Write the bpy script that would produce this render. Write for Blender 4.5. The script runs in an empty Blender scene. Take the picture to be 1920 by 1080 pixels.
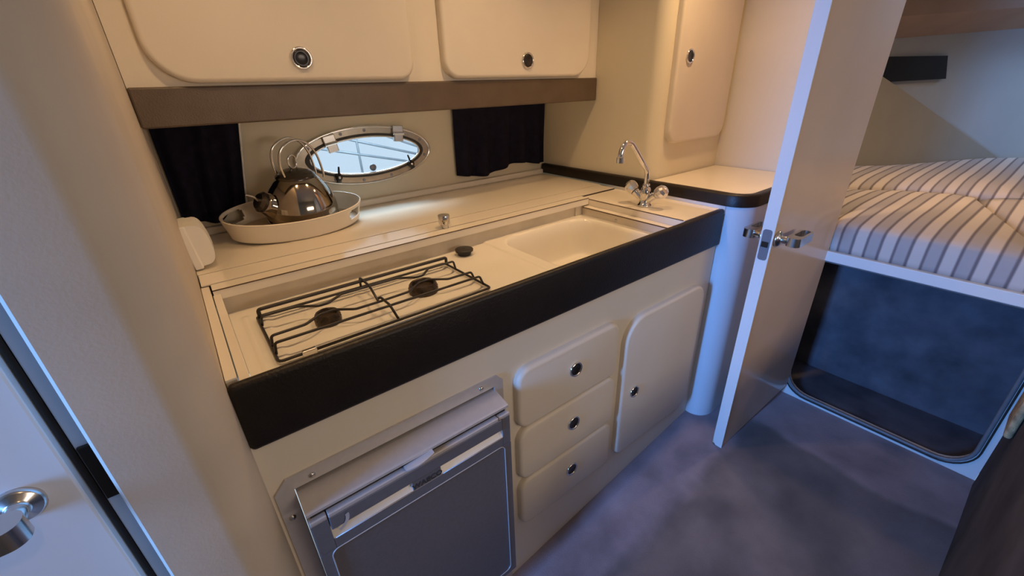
import bpy, bmesh, math, random
from mathutils import Vector, Matrix
random.seed(7)
sc = bpy.context.scene
C = sc.collection
PI = math.pi

# ------------------------------------------------------------------ camera
cam_d = bpy.data.cameras.new('camera'); cam = bpy.data.objects.new('camera', cam_d); C.objects.link(cam)
YAW, PITCH, ROLL = math.radians(37.168), math.radians(25.479), math.radians(1.960)
fw = Vector((math.sin(YAW)*math.cos(PITCH), math.cos(YAW)*math.cos(PITCH), -math.sin(PITCH)))
rt = Vector((math.cos(YAW), -math.sin(YAW), 0)); dn = fw.cross(rt)
r2 = rt*math.cos(ROLL) + dn*math.sin(ROLL); d2 = dn*math.cos(ROLL) - rt*math.sin(ROLL)
m3 = Matrix((r2, -d2, -fw)).transposed()
cam.matrix_world = Matrix.Translation((0, -.65, 1.297)) @ m3.to_4x4()
cam_d.sensor_width = 36; cam_d.lens = 36*789.16/1920; cam_d.clip_start = .02
sc.camera = cam

# ------------------------------------------------------------------ world, lights, exposure
w = bpy.data.worlds.new('sky'); sc.world = w; w.use_nodes = True
w.node_tree.nodes['Background'].inputs[0].default_value = (.68, .84, .97, 1)
w.node_tree.nodes['Background'].inputs[1].default_value = 1.0
DAY = (.13, .38, 1.0)
WARM = (1.0, .635, .32)
def area(name, loc, to, size, power, col, shape='RECTANGLE', size_y=None, spread=None):
    d = bpy.data.lights.new(name, 'AREA'); d.shape = shape; d.size = size
    if size_y: d.size_y = size_y
    d.energy = power; d.color = col
    if spread: d.spread = spread
    o = bpy.data.objects.new(name, d); C.objects.link(o); o.location = loc
    o.rotation_euler = (Vector(to)-Vector(loc)).to_track_quat('-Z', 'Y').to_euler()
    return o
# daylight entering through the companionway behind the camera and the fore hatch
area('companionway_daylight', (-2.2, -.30, 1.28), (1.4, -.10, .50), .36, 18, DAY, 'RECTANGLE', .8, math.radians(70))
area('fore_hatch_daylight', (3.95, -.85, 1.90), (3.85, -.60, .9), .42, 5.0, (.40, .62, 1.0), 'RECTANGLE', .42, math.radians(130))
# unseen fill light added to starboard to brighten the cabinet and door fronts
area('saloon_fill', (.90, -1.93, 1.30), (.95, 0, .60), 1.0, 9.0, (1.0, .81, .66), 'RECTANGLE', .3)
# sky light falling in through the oval portlight
area('portlight_daylight', (.64, 1.34, 1.74), (.64, .80, .917), .6, 48.0, (.62, .82, 1.0), 'RECTANGLE', .5)
# warm ceiling downlights
for i, (x, y, p) in enumerate(((.12, .22, 1.5), (.78, .24, 2.2), (1.40, .04, 2.7), (.10, -1.05, 1.6), (2.45, -.45, 4.4))):
    area('ceiling_downlight', (x, y, 1.92), (x, y, 0), .07, p, WARM, 'DISK', None, math.radians(125))
sc.view_settings.view_transform = 'Standard'; sc.view_settings.look = 'None'
sc.view_settings.gamma = 1.0; sc.view_settings.use_curve_mapping = False
sc.view_settings.exposure = 0.0
sc.cycles.use_denoising = True
sc.cycles.max_bounces = 10; sc.cycles.diffuse_bounces = 6; sc.cycles.glossy_bounces = 5
sc.cycles.sample_clamp_indirect = 4.0

# ------------------------------------------------------------------ materials
def mat(name, col, rough=.5, metal=0, scale=0, var=.06, bump=0, bscale=None, detail=3, spec=.5, col2=None, coat=0, sheen=0):
    m = bpy.data.materials.new(name); m.use_nodes = True
    nt = m.node_tree; b = nt.nodes['Principled BSDF']
    b.inputs['Roughness'].default_value = rough; b.inputs['Metallic'].default_value = metal
    b.inputs['Specular IOR Level'].default_value = spec
    b.inputs['Coat Weight'].default_value = coat
    if sheen: b.inputs['Sheen Weight'].default_value = sheen
    tc = nt.nodes.new('ShaderNodeTexCoord')
    n = nt.nodes.new('ShaderNodeTexNoise'); n.inputs['Scale'].default_value = scale or 8; n.inputs['Detail'].default_value = detail
    nt.links.new(tc.outputs['Object'], n.inputs['Vector'])
    r = nt.nodes.new('ShaderNodeValToRGB')
    a = [c*(1-var) for c in col]; c2 = col2 or [min(1, c*(1+var)) for c in col]
    r.color_ramp.elements[0].position = .3; r.color_ramp.elements[1].position = .7
    r.color_ramp.elements[0].color = (*a, 1); r.color_ramp.elements[1].color = (*c2, 1)
    nt.links.new(n.outputs['Fac'], r.inputs['Fac']); nt.links.new(r.outputs['Color'], b.inputs['Base Color'])
    if bump:
        n2 = nt.nodes.new('ShaderNodeTexNoise'); n2.inputs['Scale'].default_value = bscale or 200; n2.inputs['Detail'].default_value = 2
        nt.links.new(tc.outputs['Object'], n2.inputs['Vector'])
        bp = nt.nodes.new('ShaderNodeBump'); bp.inputs['Strength'].default_value = bump; bp.inputs['Distance'].default_value = .002
        nt.links.new(n2.outputs['Fac'], bp.inputs['Height']); nt.links.new(bp.outputs['Normal'], b.inputs['Normal'])
    return m
M = {}
M['cream'] = mat('cream_vinyl', (.74, .67, .55), .5, scale=5, var=.02, bump=.08, bscale=500, spec=.35)
M['wall'] = mat('wall_vinyl', (.66, .60, .46), .55, scale=4, var=.025, bump=.1, bscale=400, spec=.3)
M['bulkhead'] = mat('bulkhead_vinyl', (.75, .685, .53), .55, scale=4, var=.025, bump=.1, bscale=400, spec=.3)
M['pillar'] = mat('pillar_vinyl', (.61, .535, .44), .55, scale=4, var=.08, bump=.06, bscale=220, spec=.3)
M['pad'] = mat('padded_vinyl', (.74, .67, .56), .45, scale=6, var=.02, bump=.06, bscale=300, spec=.4)
M['laminate'] = mat('cream_laminate', (.80, .73, .61), .13, scale=6, var=.015, spec=.8)
M['enamel'] = mat('white_enamel', (.78, .74, .65), .22, scale=12, var=.015, spec=.5)
M['recess'] = mat('mottled_recess', (.60, .53, .41), .45, scale=9, var=.12, spec=.3)  # duller and more mottled than the worktop laminate
M['offwhite'] = mat('offwhite_board', (.74, .73, .72), .4, scale=6, var=.02, spec=.4)
M['doorface'] = mat('door_laminate', (.63, .475, .355), .16, scale=3, var=.05, spec=.5)
M['trim'] = mat('dark_brown_trim', (.014, .0095, .0065), .42, scale=30, var=.15, bump=.35, bscale=260, spec=.35)
M['fascia'] = mat('brown_fascia', (.105, .073, .048), .4, scale=20, var=.1, bump=.25, bscale=260, spec=.4)
M['groove'] = mat('dark_joint', (.10, .06, .03), .8, scale=20, var=.1)
M['gapdark'] = mat('black_brown_gap_shade', (.03, .018, .01), .8, scale=20, var=.1)
M['jamb'] = mat('grey_door_jamb', (.42, .46, .52), .4, scale=10, var=.04)
M['chrome'] = mat('chrome', (.82, .80, .77), .08, 1, scale=3, var=.02)
M['steel'] = mat('brushed_steel', (.62, .60, .58), .25, 1, scale=40, var=.05)
M['kettle'] = mat('polished_kettle_steel', (.42, .37, .31), .09, 1, scale=6, var=.06)
M['portring'] = mat('dim_portlight_steel', (.36, .32, .26), .3, 1, scale=40, var=.08)  # dim reflections put into the ring's darker brown base colour
M['kettledark'] = mat('kettle_dark_steel', (.10, .085, .07), .22, .8, scale=10, var=.1)
M['satin'] = mat('satin_nickel', (.68, .66, .63), .22, 1, scale=20, var=.03)
M['black'] = mat('black_plastic', (.014, .012, .011), .25, scale=20, var=.1, spec=.5)
M['rubber'] = mat('black_rubber', (.02, .018, .016), .55, scale=30, var=.15)
M['iron'] = mat('black_iron', (.016, .012, .010), .4, scale=60, var=.2, bump=.2, bscale=300)
M['burner'] = mat('sooty_burner', (.05, .033, .022), .4, .3, scale=90, var=.5, bump=.5, bscale=200)
M['curtain'] = mat('navy_curtain', (.012, .011, .022), .9, scale=40, var=.2, bump=.3, bscale=600, spec=.1)
M['piping'] = mat('curtain_hem', (.86, .84, .78), .8, scale=30, var=.1)
M['carpet'] = mat('suede_carpet', (.125, .115, .125), .95, scale=5, var=.38, bump=.8, bscale=350, detail=6, spec=.08, sheen=.3)
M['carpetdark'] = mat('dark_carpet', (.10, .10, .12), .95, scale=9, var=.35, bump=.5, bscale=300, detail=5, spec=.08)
M['settee'] = mat('dark_settee_carpet', (.085, .078, .08), .95, scale=6, var=.3, bump=.6, bscale=300, detail=5, spec=.08)
M['fridge'] = mat('silver_fridge_metal', (.58, .55, .54), .42, .3, scale=80, var=.03)
M['fridgepanel'] = mat('charcoal_fridge_panel', (.18, .168, .18), .45, .35, scale=120, var=.06, bump=.15, bscale=500)
M['bezel'] = mat('fridge_bezel', (.20, .20, .225), .4, .4, scale=90, var=.04)
M['slot'] = mat('fridge_grip', (.62, .60, .58), .42, .4, scale=60, var=.03)
M['white'] = mat('white_plastic', (.80, .77, .70), .4, scale=10, var=.02)
M['tray'] = mat('cream_tray', (.84, .75, .60), .4, scale=10, var=.02)
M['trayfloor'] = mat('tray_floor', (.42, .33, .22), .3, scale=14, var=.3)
M['hull'] = mat('hull_liner', (.50, .50, .49), .6, scale=3, var=.05, bump=.1, bscale=200, spec=.25)
M['warmliner'] = mat('warmlit_hull_liner', (.38, .335, .26), .6, scale=3, var=.06, bump=.1, bscale=200, spec=.25)  # warm light on the lower hull side put into this tan
M['locker'] = mat('locker_daylight_blue', (.62, .68, .74), .4, scale=6, var=.02, spec=.4)  # the daylight's blue is tinted into the locker's off-white base
M['liner'] = mat('brown_headliner', (.43, .295, .22), .7, scale=5, var=.08, bump=.2, bscale=300, spec=.2)
M['ceiling'] = mat('ceiling_liner', (.66, .60, .50), .7, scale=4, var=.03)
M['sticker'] = mat('sticker_film', (.45, .45, .47), .3, scale=30, var=.1)
M['ink'] = mat('dark_print', (.045, .045, .055), .5, scale=40, var=.1)
M['tan'] = mat('tan_bouclé'.replace('é', 'e'), (.45, .32, .17), .95, scale=60, var=.35, bump=1, bscale=150)
M['bar'] = mat('grey_canopy_tube', (.20, .23, .27), .4, .2, scale=20, var=.1)
M['seal'] = mat('grey_rubber_seal', (.16, .165, .18), .45, scale=30, var=.1)
g = bpy.data.materials.new('window_glass'); g.use_nodes = True
nt = g.node_tree; nt.nodes.remove(nt.nodes['Principled BSDF'])
tr = nt.nodes.new('ShaderNodeBsdfTransparent'); tr.inputs[0].default_value = (.94, .97, 1, 1)
gl = nt.nodes.new('ShaderNodeBsdfGlossy'); gl.inputs['Roughness'].default_value = .02
mx = nt.nodes.new('ShaderNodeMixShader'); mx.inputs[0].default_value = .05
nt.links.new(tr.outputs[0], mx.inputs[1]); nt.links.new(gl.outputs[0], mx.inputs[2])
nt.links.new(mx.outputs[0], nt.nodes['Material Output'].inputs[0]); M['glass'] = g
g = bpy.data.materials.new('clear_acrylic'); g.use_nodes = True
b = g.node_tree.nodes['Principled BSDF']; b.inputs['Base Color'].default_value = (.75, .72, .68, 1)
b.inputs['Roughness'].default_value = .1; b.inputs['Metallic'].default_value = .85; M['acrylic'] = g
# floor carpet: lit strips by the cabinet and berth step painted lighter, with a soft wandering border
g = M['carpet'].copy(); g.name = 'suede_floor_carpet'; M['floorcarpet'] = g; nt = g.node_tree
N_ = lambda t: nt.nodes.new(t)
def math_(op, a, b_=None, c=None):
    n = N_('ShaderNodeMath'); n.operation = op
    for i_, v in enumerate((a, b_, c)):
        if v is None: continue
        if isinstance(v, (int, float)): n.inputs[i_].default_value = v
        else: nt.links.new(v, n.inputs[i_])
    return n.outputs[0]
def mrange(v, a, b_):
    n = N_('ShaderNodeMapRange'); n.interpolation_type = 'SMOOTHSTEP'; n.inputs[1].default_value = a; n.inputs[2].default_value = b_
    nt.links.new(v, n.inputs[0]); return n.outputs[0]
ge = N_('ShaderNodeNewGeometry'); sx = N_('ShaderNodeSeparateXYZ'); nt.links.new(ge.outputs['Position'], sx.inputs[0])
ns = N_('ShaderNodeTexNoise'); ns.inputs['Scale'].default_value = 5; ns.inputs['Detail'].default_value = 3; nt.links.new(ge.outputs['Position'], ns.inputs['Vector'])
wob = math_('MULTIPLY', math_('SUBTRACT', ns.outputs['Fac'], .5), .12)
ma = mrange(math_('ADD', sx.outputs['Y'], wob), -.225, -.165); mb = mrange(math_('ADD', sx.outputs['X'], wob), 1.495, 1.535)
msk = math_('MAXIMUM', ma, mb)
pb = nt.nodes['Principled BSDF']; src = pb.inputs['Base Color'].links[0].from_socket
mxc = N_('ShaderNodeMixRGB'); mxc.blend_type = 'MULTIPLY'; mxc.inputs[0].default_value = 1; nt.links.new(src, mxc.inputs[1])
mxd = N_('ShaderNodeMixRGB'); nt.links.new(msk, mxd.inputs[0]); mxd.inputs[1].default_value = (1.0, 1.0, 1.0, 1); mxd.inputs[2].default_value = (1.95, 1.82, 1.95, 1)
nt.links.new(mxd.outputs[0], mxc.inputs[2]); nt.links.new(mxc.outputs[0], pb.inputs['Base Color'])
# striped ticking: stripes run along X, alternate along Y
g = bpy.data.materials.new('striped_ticking'); g.use_nodes = True
nt = g.node_tree; b = nt.nodes['Principled BSDF']; b.inputs['Roughness'].default_value = .9; b.inputs['Specular IOR Level'].default_value = .15
ge = nt.nodes.new('ShaderNodeNewGeometry'); sx = nt.nodes.new('ShaderNodeSeparateXYZ'); nt.links.new(ge.outputs['Position'], sx.inputs[0])
dv = nt.nodes.new('ShaderNodeMath'); dv.operation = 'DIVIDE'; dv.inputs[1].default_value = .076; nt.links.new(sx.outputs['Y'], dv.inputs[0])
fr = nt.nodes.new('ShaderNodeMath'); fr.operation = 'FRACT'; nt.links.new(dv.outputs[0], fr.inputs[0])
rp = nt.nodes.new('ShaderNodeValToRGB'); rp.color_ramp.interpolation = 'LINEAR'
L_, D_, B_ = (.62, .545, .50, 1), (.20, .17, .175, 1), (.44, .395, .385, 1)
els = [(0, L_), (.34, L_), (.40, D_), (.45, D_), (.51, B_), (.84, B_), (.90, D_), (.94, D_), (1.0, L_)]
rp.color_ramp.elements[0].position = 0; rp.color_ramp.elements[0].color = els[0][1]
rp.color_ramp.elements[1].position = 1; rp.color_ramp.elements[1].color = els[-1][1]
for p_, c_ in els[1:-1]:
    e = rp.color_ramp.elements.new(p_); e.color = c_
nt.links.new(fr.outputs[0], rp.inputs['Fac']); nt.links.new(rp.outputs['Color'], b.inputs['Base Color'])
M['stripe'] = g

# ------------------------------------------------------------------ helpers
ORG = {}
def link(o): C.objects.link(o); return o
def thing(name, label, cat, loc=(0, 0, 0), group=None):
    o = link(bpy.data.objects.new(name, None)); o.location = loc; o['label'] = label; o['category'] = cat
    o.empty_display_size = .05
    if group: o['group'] = group
    ORG[o.name] = Vector(loc); return o
def obj(name, bm, m, parent=None, smooth=False, auto=None, label=None):
    """bmesh in world coordinates -> one mesh object, child of parent"""
    me = bpy.data.meshes.new(name)
    bmesh.ops.recalc_face_normals(bm, faces=bm.faces[:])
    bm.to_mesh(me); bm.free()
    o = link(bpy.data.objects.new(name, me))
    if parent:
        off = ORG[parent.name]; o.parent = parent; ORG[o.name] = off
        if off.length: me.transform(Matrix.Translation(-off))
    else:
        co = [v.co for v in me.vertices]
        c = Vector(((min(v.x for v in co)+max(v.x for v in co))/2, (min(v.y for v in co)+max(v.y for v in co))/2, min(v.z for v in co)))
        me.transform(Matrix.Translation(-c)); o.location = c; ORG[o.name] = c
    me.materials.append(M[m] if isinstance(m, str) else m)
    if smooth: me.shade_smooth()
    if auto: me.shade_smooth(); me.set_sharp_from_angle(angle=math.radians(auto))
    if label: o['label'] = label
    return o
def tag(o, label, cat, group=None):
    o['label'] = label; o['category'] = cat
    if group: o['group'] = group
    return o
def struct(o, label=None):
    o['kind'] = 'structure'
    if label: o['label'] = label
    return o
def bx(bm, x0, x1, y0, y1, z0, z1, bev=0, seg=2):
    vs = [bm.verts.new((x, y, z)) for x in (x0, x1) for y in (y0, y1) for z in (z0, z1)]
    F = [(0, 1, 3, 2), (4, 6, 7, 5), (0, 4, 5, 1), (2, 3, 7, 6), (0, 2, 6, 4), (1, 5, 7, 3)]
    fs = [bm.faces.new([vs[i] for i in f]) for f in F]
    if bev:
        es = list({e for f in fs for e in f.edges})
        bmesh.ops.bevel(bm, geom=es, offset=bev, segments=seg, profile=.5, affect='EDGES')
def box(*a, **k):
    bm = bmesh.new(); bx(bm, *a, **k); return bm
def rrect(x0, x1, z0, z1, r, n=8):
    """outline, counter-clockwise; r = radius or 4 radii (bl, br, tr, tl)"""
    if not isinstance(r, (tuple, list)): r = (r,)*4
    out = []
    for (cx, cz, a0, q) in ((x0+r[0], z0+r[0], PI, r[0]), (x1-r[1], z0+r[1], 1.5*PI, r[1]), (x1-r[2], z1-r[2], 0, r[2]), (x0+r[3], z1-r[3], .5*PI, r[3])):
        for i in range(n+1):
            a = a0+i*PI/2/n; out.append((cx+q*math.cos(a), cz+q*math.sin(a)))
    return out
def slab(pts, fn, t, rim=0, seg=3, inset=None):
    """extrude outline pts (u,v): fn(u,v,w) -> xyz, w from 0 (back) to t (front); rim rounds the front edge"""
    bm = bmesh.new(); n = len(pts)
    cu = sum(p[0] for p in pts)/n; cv = sum(p[1] for p in pts)/n
    def off(d):
        out = []
        for i in range(n):
            a, b_, c = pts[i-1], pts[i], pts[(i+1) % n]
            t1 = Vector((c[0]-a[0], c[1]-a[1]))
            if t1.length < 1e-9: t1 = Vector((1, 0))
            t1.normalize(); nn = Vector((-t1.y, t1.x))
            out.append((b_[0]+nn.x*d, b_[1]+nn.y*d))
        return out
    rings = [(0, 0)]
    if rim:
        for i in range(seg+1):
            a = i/seg*PI/2; rings.append((rim*(1-math.cos(a)), t-rim+rim*math.sin(a)))
    else: rings.append((0, t))
    prev = None; first = None
    for d, wv in rings:
        ring = [bm.verts.new(fn(u, v, wv)) for u, v in off(d)]
        if prev:
            for i in range(n):
                bm.faces.new((prev[i], prev[(i+1) % n], ring[(i+1) % n], ring[i]))
        else: first = ring
        prev = ring
    bm.faces.new(prev); bm.faces.new(first[::-1])
    bmesh.ops.remove_doubles(bm, verts=bm.verts[:], dist=1e-6)
    return bm
FRONT = lambda y: (lambda u, v, w_: (u, y-w_, v))       # plate in XZ facing -y
def ringplate(outer, inner, fn, t):
    bm = bmesh.new(); n = len(outer)
    rows = []
    for pts, wv in ((outer, 0), (outer, t), (inner, t), (inner, 0)):
        rows.append([bm.verts.new(fn(u, v, wv)) for u, v in pts])
    for a in range(4):
        p, q = rows[a], rows[(a+1) % 4]
        for i in range(n): bm.faces.new((p[i], p[(i+1) % n], q[(i+1) % n], q[i]))
    return bm
def smooth_path(pts, n=6, closed=False):
    pts = [Vector(p) for p in pts]; out = []
    N = len(pts); rng = range(N if closed else N-1)
    for i in rng:
        if closed: p0, p1, p2, p3 = pts[i-1], pts[i], pts[(i+1) % N], pts[(i+2) % N]
        else: p0, p1, p2, p3 = pts[max(i-1, 0)], pts[i], pts[i+1], pts[min(i+2, N-1)]
        for k in range(n):
            t = k/n
            out.append(.5*((2*p1)+(-p0+p2)*t+(2*p0-5*p1+4*p2-p3)*t*t+(-p0+3*p1-3*p2+p3)*t**3))
    if not closed: out.append(pts[-1])
    return out
def tube(bm, path, r, n=10, closed=False, caps=True):
    P = [Vector(p) for p in path]; N = len(P); rings = []; ref = None
    rf = r if callable(r) else (lambda t: r)
    for i in range(N):
        if closed: tg = P[(i+1) % N]-P[i-1]
        else: tg = P[min(i+1, N-1)]-P[max(i-1, 0)]
        tg.normalize()
        if ref is None: ref = tg.orthogonal().normalized()
        ref = (ref-tg*ref.dot(tg)).normalized(); b2 = tg.cross(ref); rr = rf(i/max(1, N-1))
        rings.append([bm.verts.new(P[i]+ref*rr*math.cos(2*PI*k/n)+b2*rr*math.sin(2*PI*k/n)) for k in range(n)])
    for i in range(N if closed else N-1):
        a, b_ = rings[i], rings[(i+1) % N]
        for k in range(n): bm.faces.new((a[k], a[(k+1) % n], b_[(k+1) % n], b_[k]))
    if caps and not closed: bm.faces.new(rings[0][::-1]); bm.faces.new(rings[-1])
def tubes(path, r, **k):
    bm = bmesh.new(); tube(bm, path, r, **k); return bm
def lathe(prof, origin=(0, 0, 0), axis=(0, 0, 1), n=32, bm=None):
    """prof: list of (radius, height along axis)"""
    bm = bm or bmesh.new(); ax = Vector(axis).normalized(); u = ax.orthogonal().normalized(); v = ax.cross(u); o = Vector(origin)
    prev = None
    for r, h in prof:
        if r < 1e-6: ring = [bm.verts.new(o+ax*h)]
        else: ring = [bm.verts.new(o+ax*h+(u*math.cos(2*PI*k/n)+v*math.sin(2*PI*k/n))*r) for k in range(n)]
        if prev:
            for k in range(n):
                a = [prev[k % len(prev)], prev[(k+1) % len(prev)], ring[(k+1) % len(ring)], ring[k % len(ring)]]
                a = list(dict.fromkeys(a))
                if len(a) > 2: bm.faces.new(a)
        prev = ring
    return bm
def quadslab(pts, off):
    """flat polygon given a thickness vector"""
    bm = bmesh.new(); off = Vector(off)
    a = [bm.verts.new(p) for p in pts]; b_ = [bm.verts.new(Vector(p)+off) for p in pts]; n = len(pts)
    bm.faces.new(a); bm.faces.new(b_[::-1])
    for i in range(n): bm.faces.new((a[i], b_[i], b_[(i+1) % n], a[(i+1) % n]))
    return bm
def prism(pts, z0, z1):
    return quadslab([(x, y, z0) for x, y in pts], (0, 0, z1-z0))
def latch(parent, c, ax=(0, -1, 0), r=.022):
    """push-button latch: chrome ring with a black button; children of a drawer or door"""
    obj('latch_ring', lathe([(r*.78, -.002), (r, -.002), (r*1.02, .003), (r*.93, .006), (r*.8, .005), (r*.78, .001)], c, ax, 28), 'chrome', parent, smooth=True)
    obj('latch_button', lathe([(r*.78, -.001), (r*.77, .003), (r*.66, .0045), (r*.5, .003), (r*.25, .002), (0, .002)], c, ax, 28), 'black', parent, smooth=True)
def screw(parent, c, ax, r=.005, m='steel'):
    return obj('screw', lathe([(r, 0), (r*.95, r*.3), (r*.6, r*.6), (0, r*.7)], c, ax, 14), m, parent, smooth=True)

# ------------------------------------------------------------------ room shell
FL = lambda x: -.10 if x < .31 else (-.078+.14*(x-.465) if x < 1.51 else .068)
bm = bmesh.new()
xs = [-2.4, .31] + [.31+(1.51-.31)*i/8 for i in range(1, 9)] + [1.80]
prof_y = [(-2.0, 0), (-.212, 0), (-.200, .0015), (-.190, .006), (-.180, .0085), (-.165, .0075), (-.150, .005), (-.05, .004), (.1, .004)]
top = [[bm.verts.new((x, y, FL(x)-.004+(dz if x < 1.5 else 0)))for y, dz in prof_y] for x in xs]
bot = [[bm.verts.new((x, y, -.2)) for y, dz in prof_y] for x in xs]
for i in range(len(xs)-1):
    for j in range(len(prof_y)-1):
        bm.faces.new((top[i][j], top[i+1][j], top[i+1][j+1], top[i][j+1])); bm.faces.new((bot[i][j], bot[i][j+1], bot[i+1][j+1], bot[i+1][j]))
    for q in (0, -1): bm.faces.new((top[i][q], bot[i][q], bot[i+1][q], top[i+1][q]))
for i in (0, -1):
    for j in range(len(prof_y)-1): bm.faces.new((top[i][j], top[i][j+1], bot[i][j+1], bot[i][j]))
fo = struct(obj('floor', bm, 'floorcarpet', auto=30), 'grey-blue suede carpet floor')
struct(obj('ceiling', box(-2.4, 4.5, -2.0, 1.2, 1.95, 2.0), 'ceiling'))
struct(obj('wall_back', quadslab([(-.2, .915, .4), (1.45, .915, .4), (1.45, .915, .95), (-.2, .915, .95)], (0, .03, 0)), 'wall'))
# the hull side behind the worktop, with an oval opening for the portlight
PX, PZ = .553, 1.094
def oval(a, b_, n=64, e=1.95):
    return [(PX+a*math.copysign(abs(math.cos(t))**(2/e), math.cos(t)), PZ+b_*math.copysign(abs(math.sin(t))**(2/e), math.sin(t))) for t in [2*PI*k/n for k in range(n)]]
def rect_match(x0, x1, z0, z1, n=64):
    out = []
    for k in range(n):
        t = 2*PI*k/n; c, s = math.cos(t), math.sin(t)
        m_ = max(abs(c), abs(s)); u, v = c/m_, s/m_
        out.append(((x0+x1)/2+u*(x1-x0)/2, (z0+z1)/2+v*(z1-z0)/2))
    return out
struct(obj('wall_hull', ringplate(rect_match(-.2, 1.45, .95, 1.95), oval(.222, .076), lambda u, v, w_: (u, .945-w_, v), .03), 'wall'))
struct(obj('trim_1', box(-.035, 1.384, .893, .914, .917, .941, bev=.006), 'cream'))
# right-hand bulkhead: turns a rounded corner, then a recessed locker wall
def arc(cx, cy, r, a0, a1, n=8): return [(cx+r*math.cos(math.radians(a0+(a1-a0)*i/n)), cy+r*math.sin(math.radians(a0+(a1-a0)*i/n))) for i in range(n+1)]
pts = [(1.405, .95), (1.405, .36)] + arc(1.455, .356, .05, 180, 270) + [(1.862, .306), (1.862, .34), (1.46, .34), (1.45, .36), (1.45, .95)]
struct(obj('wall_right', prism(pts, .6, 1.95), 'bulkhead', auto=40))
struct(obj('wall_forward', quadslab([(1.862, -.16, 0), (1.862, .34, 0), (1.862, .34, 1.95), (1.862, -.16, 1.95)], (.03, 0, 0)), 'wall'))
struct(obj('wall_starboard', quadslab([(1.80, -2.0, 0), (1.80, -.83, 0), (1.80, -.83, 1.95), (1.80, -2.0, 1.95)], (.03, 0, 0)), 'wall'))
# left partition: rounded post at the end of the galley
pts = [(-.036, .96), (-.036, .005)] + arc(-.101, .005, .065, 0, -90, 10) + [(-.168, -.06), (-.172, -.056), (-.172, .03), (-.12, .05), (-.12, .96)]
struct(obj('wall_left', prism(pts, -.1, 1.95), 'pillar', auto=40))
struct(obj('wall_rear', box(-2.4, 1.83, -2.04, -2.0, -.2, 1.95), 'wall'))
bm = bmesh.new()
bx(bm, -2.4, -2.36, -2.0, -.75, -.2, 1.95); bx(bm, -2.4, -2.36, -.1, .1, -.2, 1.95); bx(bm, -2.4, -2.36, -.75, -.1, -.2, .8); bx(bm, -2.4, -2.36, -.75, -.1, 1.8, 1.95)
struct(obj('wall_aft', bm, 'wall'))
struct(obj('wall_head', box(-2.4, -.9, .02, .06, -.2, 1.95), 'wall'))

# ------------------------------------------------------------------ portlight in the hull side
win = struct(thing('window_1', 'oval chrome portlight with black gasket, two hinges and two dogs', 'window'))
del win['category']
Yw = .915
def ringband(a0, b0, a1, b1, y0, y1, e=1.95):
    return ringplate(oval(a0, b0, e=e), oval(a1, b1, e=e), lambda u, v, w_: (u, y0-w_, v), y0-y1)
fr_ = obj('frame', ringband(.246, .098, .212, .071, Yw, Yw-.012), 'portring', win, auto=30)
obj('outer_rim', tubes([(u, Yw-.010, v) for u, v in oval(.243, .0955)], .005, n=8, closed=True), 'chrome', win, smooth=True)
obj('gasket', ringband(.214, .073, .198, .062, Yw-.004, Yw-.016), 'rubber', win, auto=30)
obj('pane_rim', tubes([(u, Yw-.014, v) for u, v in oval(.199, .0625)], .0035, n=8, closed=True), 'steel', win, smooth=True)
bm = slab(oval(.199, .063), FRONT(Yw+.002), .005); obj('pane', bm, 'glass', win)
for t in (25, 62, 90, 112, 150, 200, 235, 262, 290, 318, 345):
    t = math.radians(t); c, s = math.cos(t), math.sin(t); e = 2/1.95
    obj('screw', lathe([(.0055, 0), (.005, .002), (0, .0025)], (PX+.228*math.copysign(abs(c)**e, c), Yw-.012, PZ+.084*math.copysign(abs(s)**e, s)), (0, -1, 0), 12), 'bezel', win)
for hx, hz, tilt in ((.430, 1.145, .35), (.672, 1.158, -.2)):
    rot = Matrix.Translation((hx, Yw-.014, hz)) @ Matrix.Rotation(-tilt*.5, 4, 'Y')
    bm = box(-.021, .021, -.009, .004, -.004, .028, bev=.003); bm.transform(rot); h = obj('hinge', bm, 'steel', win)
    bm = box(-.018, .018, -.014, .0, -.028, .0, bev=.003); bm.transform(rot); obj('hinge_leaf', bm, 'steel', h)
    bm = bmesh.new(); tube(bm, [(-.021, -.010, 0), (.021, -.010, 0)], .006, 10); bm.transform(rot); obj('hinge_pin', bm, 'chrome', h)
for dx, dz, tl in ((.434, 1.034, .12), (.709, 1.046, -.35)):
    rot = Matrix.Translation((dx, Yw-.012, dz)) @ Matrix.Rotation(tl, 4, 'Y')
    bm = lathe([(0, 0), (.012, 0), (.012, .012), (.008, .016), (0, .017)], axis=(0, -1, 0), n=18); bx(bm, -.007, .007, -.014, -.003, -.018, .014, bev=.002)
    bm.transform(rot); d = obj('dog', bm, 'black', win, auto=40)
    bm = tubes([(0, -.012, .008), (0, -.014, .036)], lambda t: .0045-.0015*t, n=8); bm.transform(rot); obj('dog_lever', bm, 'black', d, smooth=True)
    bm = lathe([(.004, .016), (.004, .018), (0, .019)], axis=(0, -1, 0), n=10); bm.transform(rot); obj('dog_screw', bm, 'steel', d)
obj('snap_fastener', lathe([(.0, 0), (.0125, 0), (.0125, .003), (.009, .005), (0, .0055)], (.565, Yw-.004, 1.049), (0, -1, 0), 20), 'bezel', win, smooth=True)
# tubes of a canopy frame seen outside through the portlight
cf = thing('canopy_frame', 'thin grey canopy tubes crossing the sky outside the oval portlight', 'frame', (.8, 1.9, 1.0))
for a, b_ in (((.50, 1.9, 1.062), (1.45, 1.9, .826)), ((.62, 1.9, 1.117), (1.55, 1.9, .837)), ((.850, 1.9, 1.22), (.860, 1.9, .70)), ((.95, 1.9, 1.093), (1.55, 1.9, .853))):
    obj('tube', tubes([a, b_], .007, n=8), 'bar', cf, smooth=True)

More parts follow.
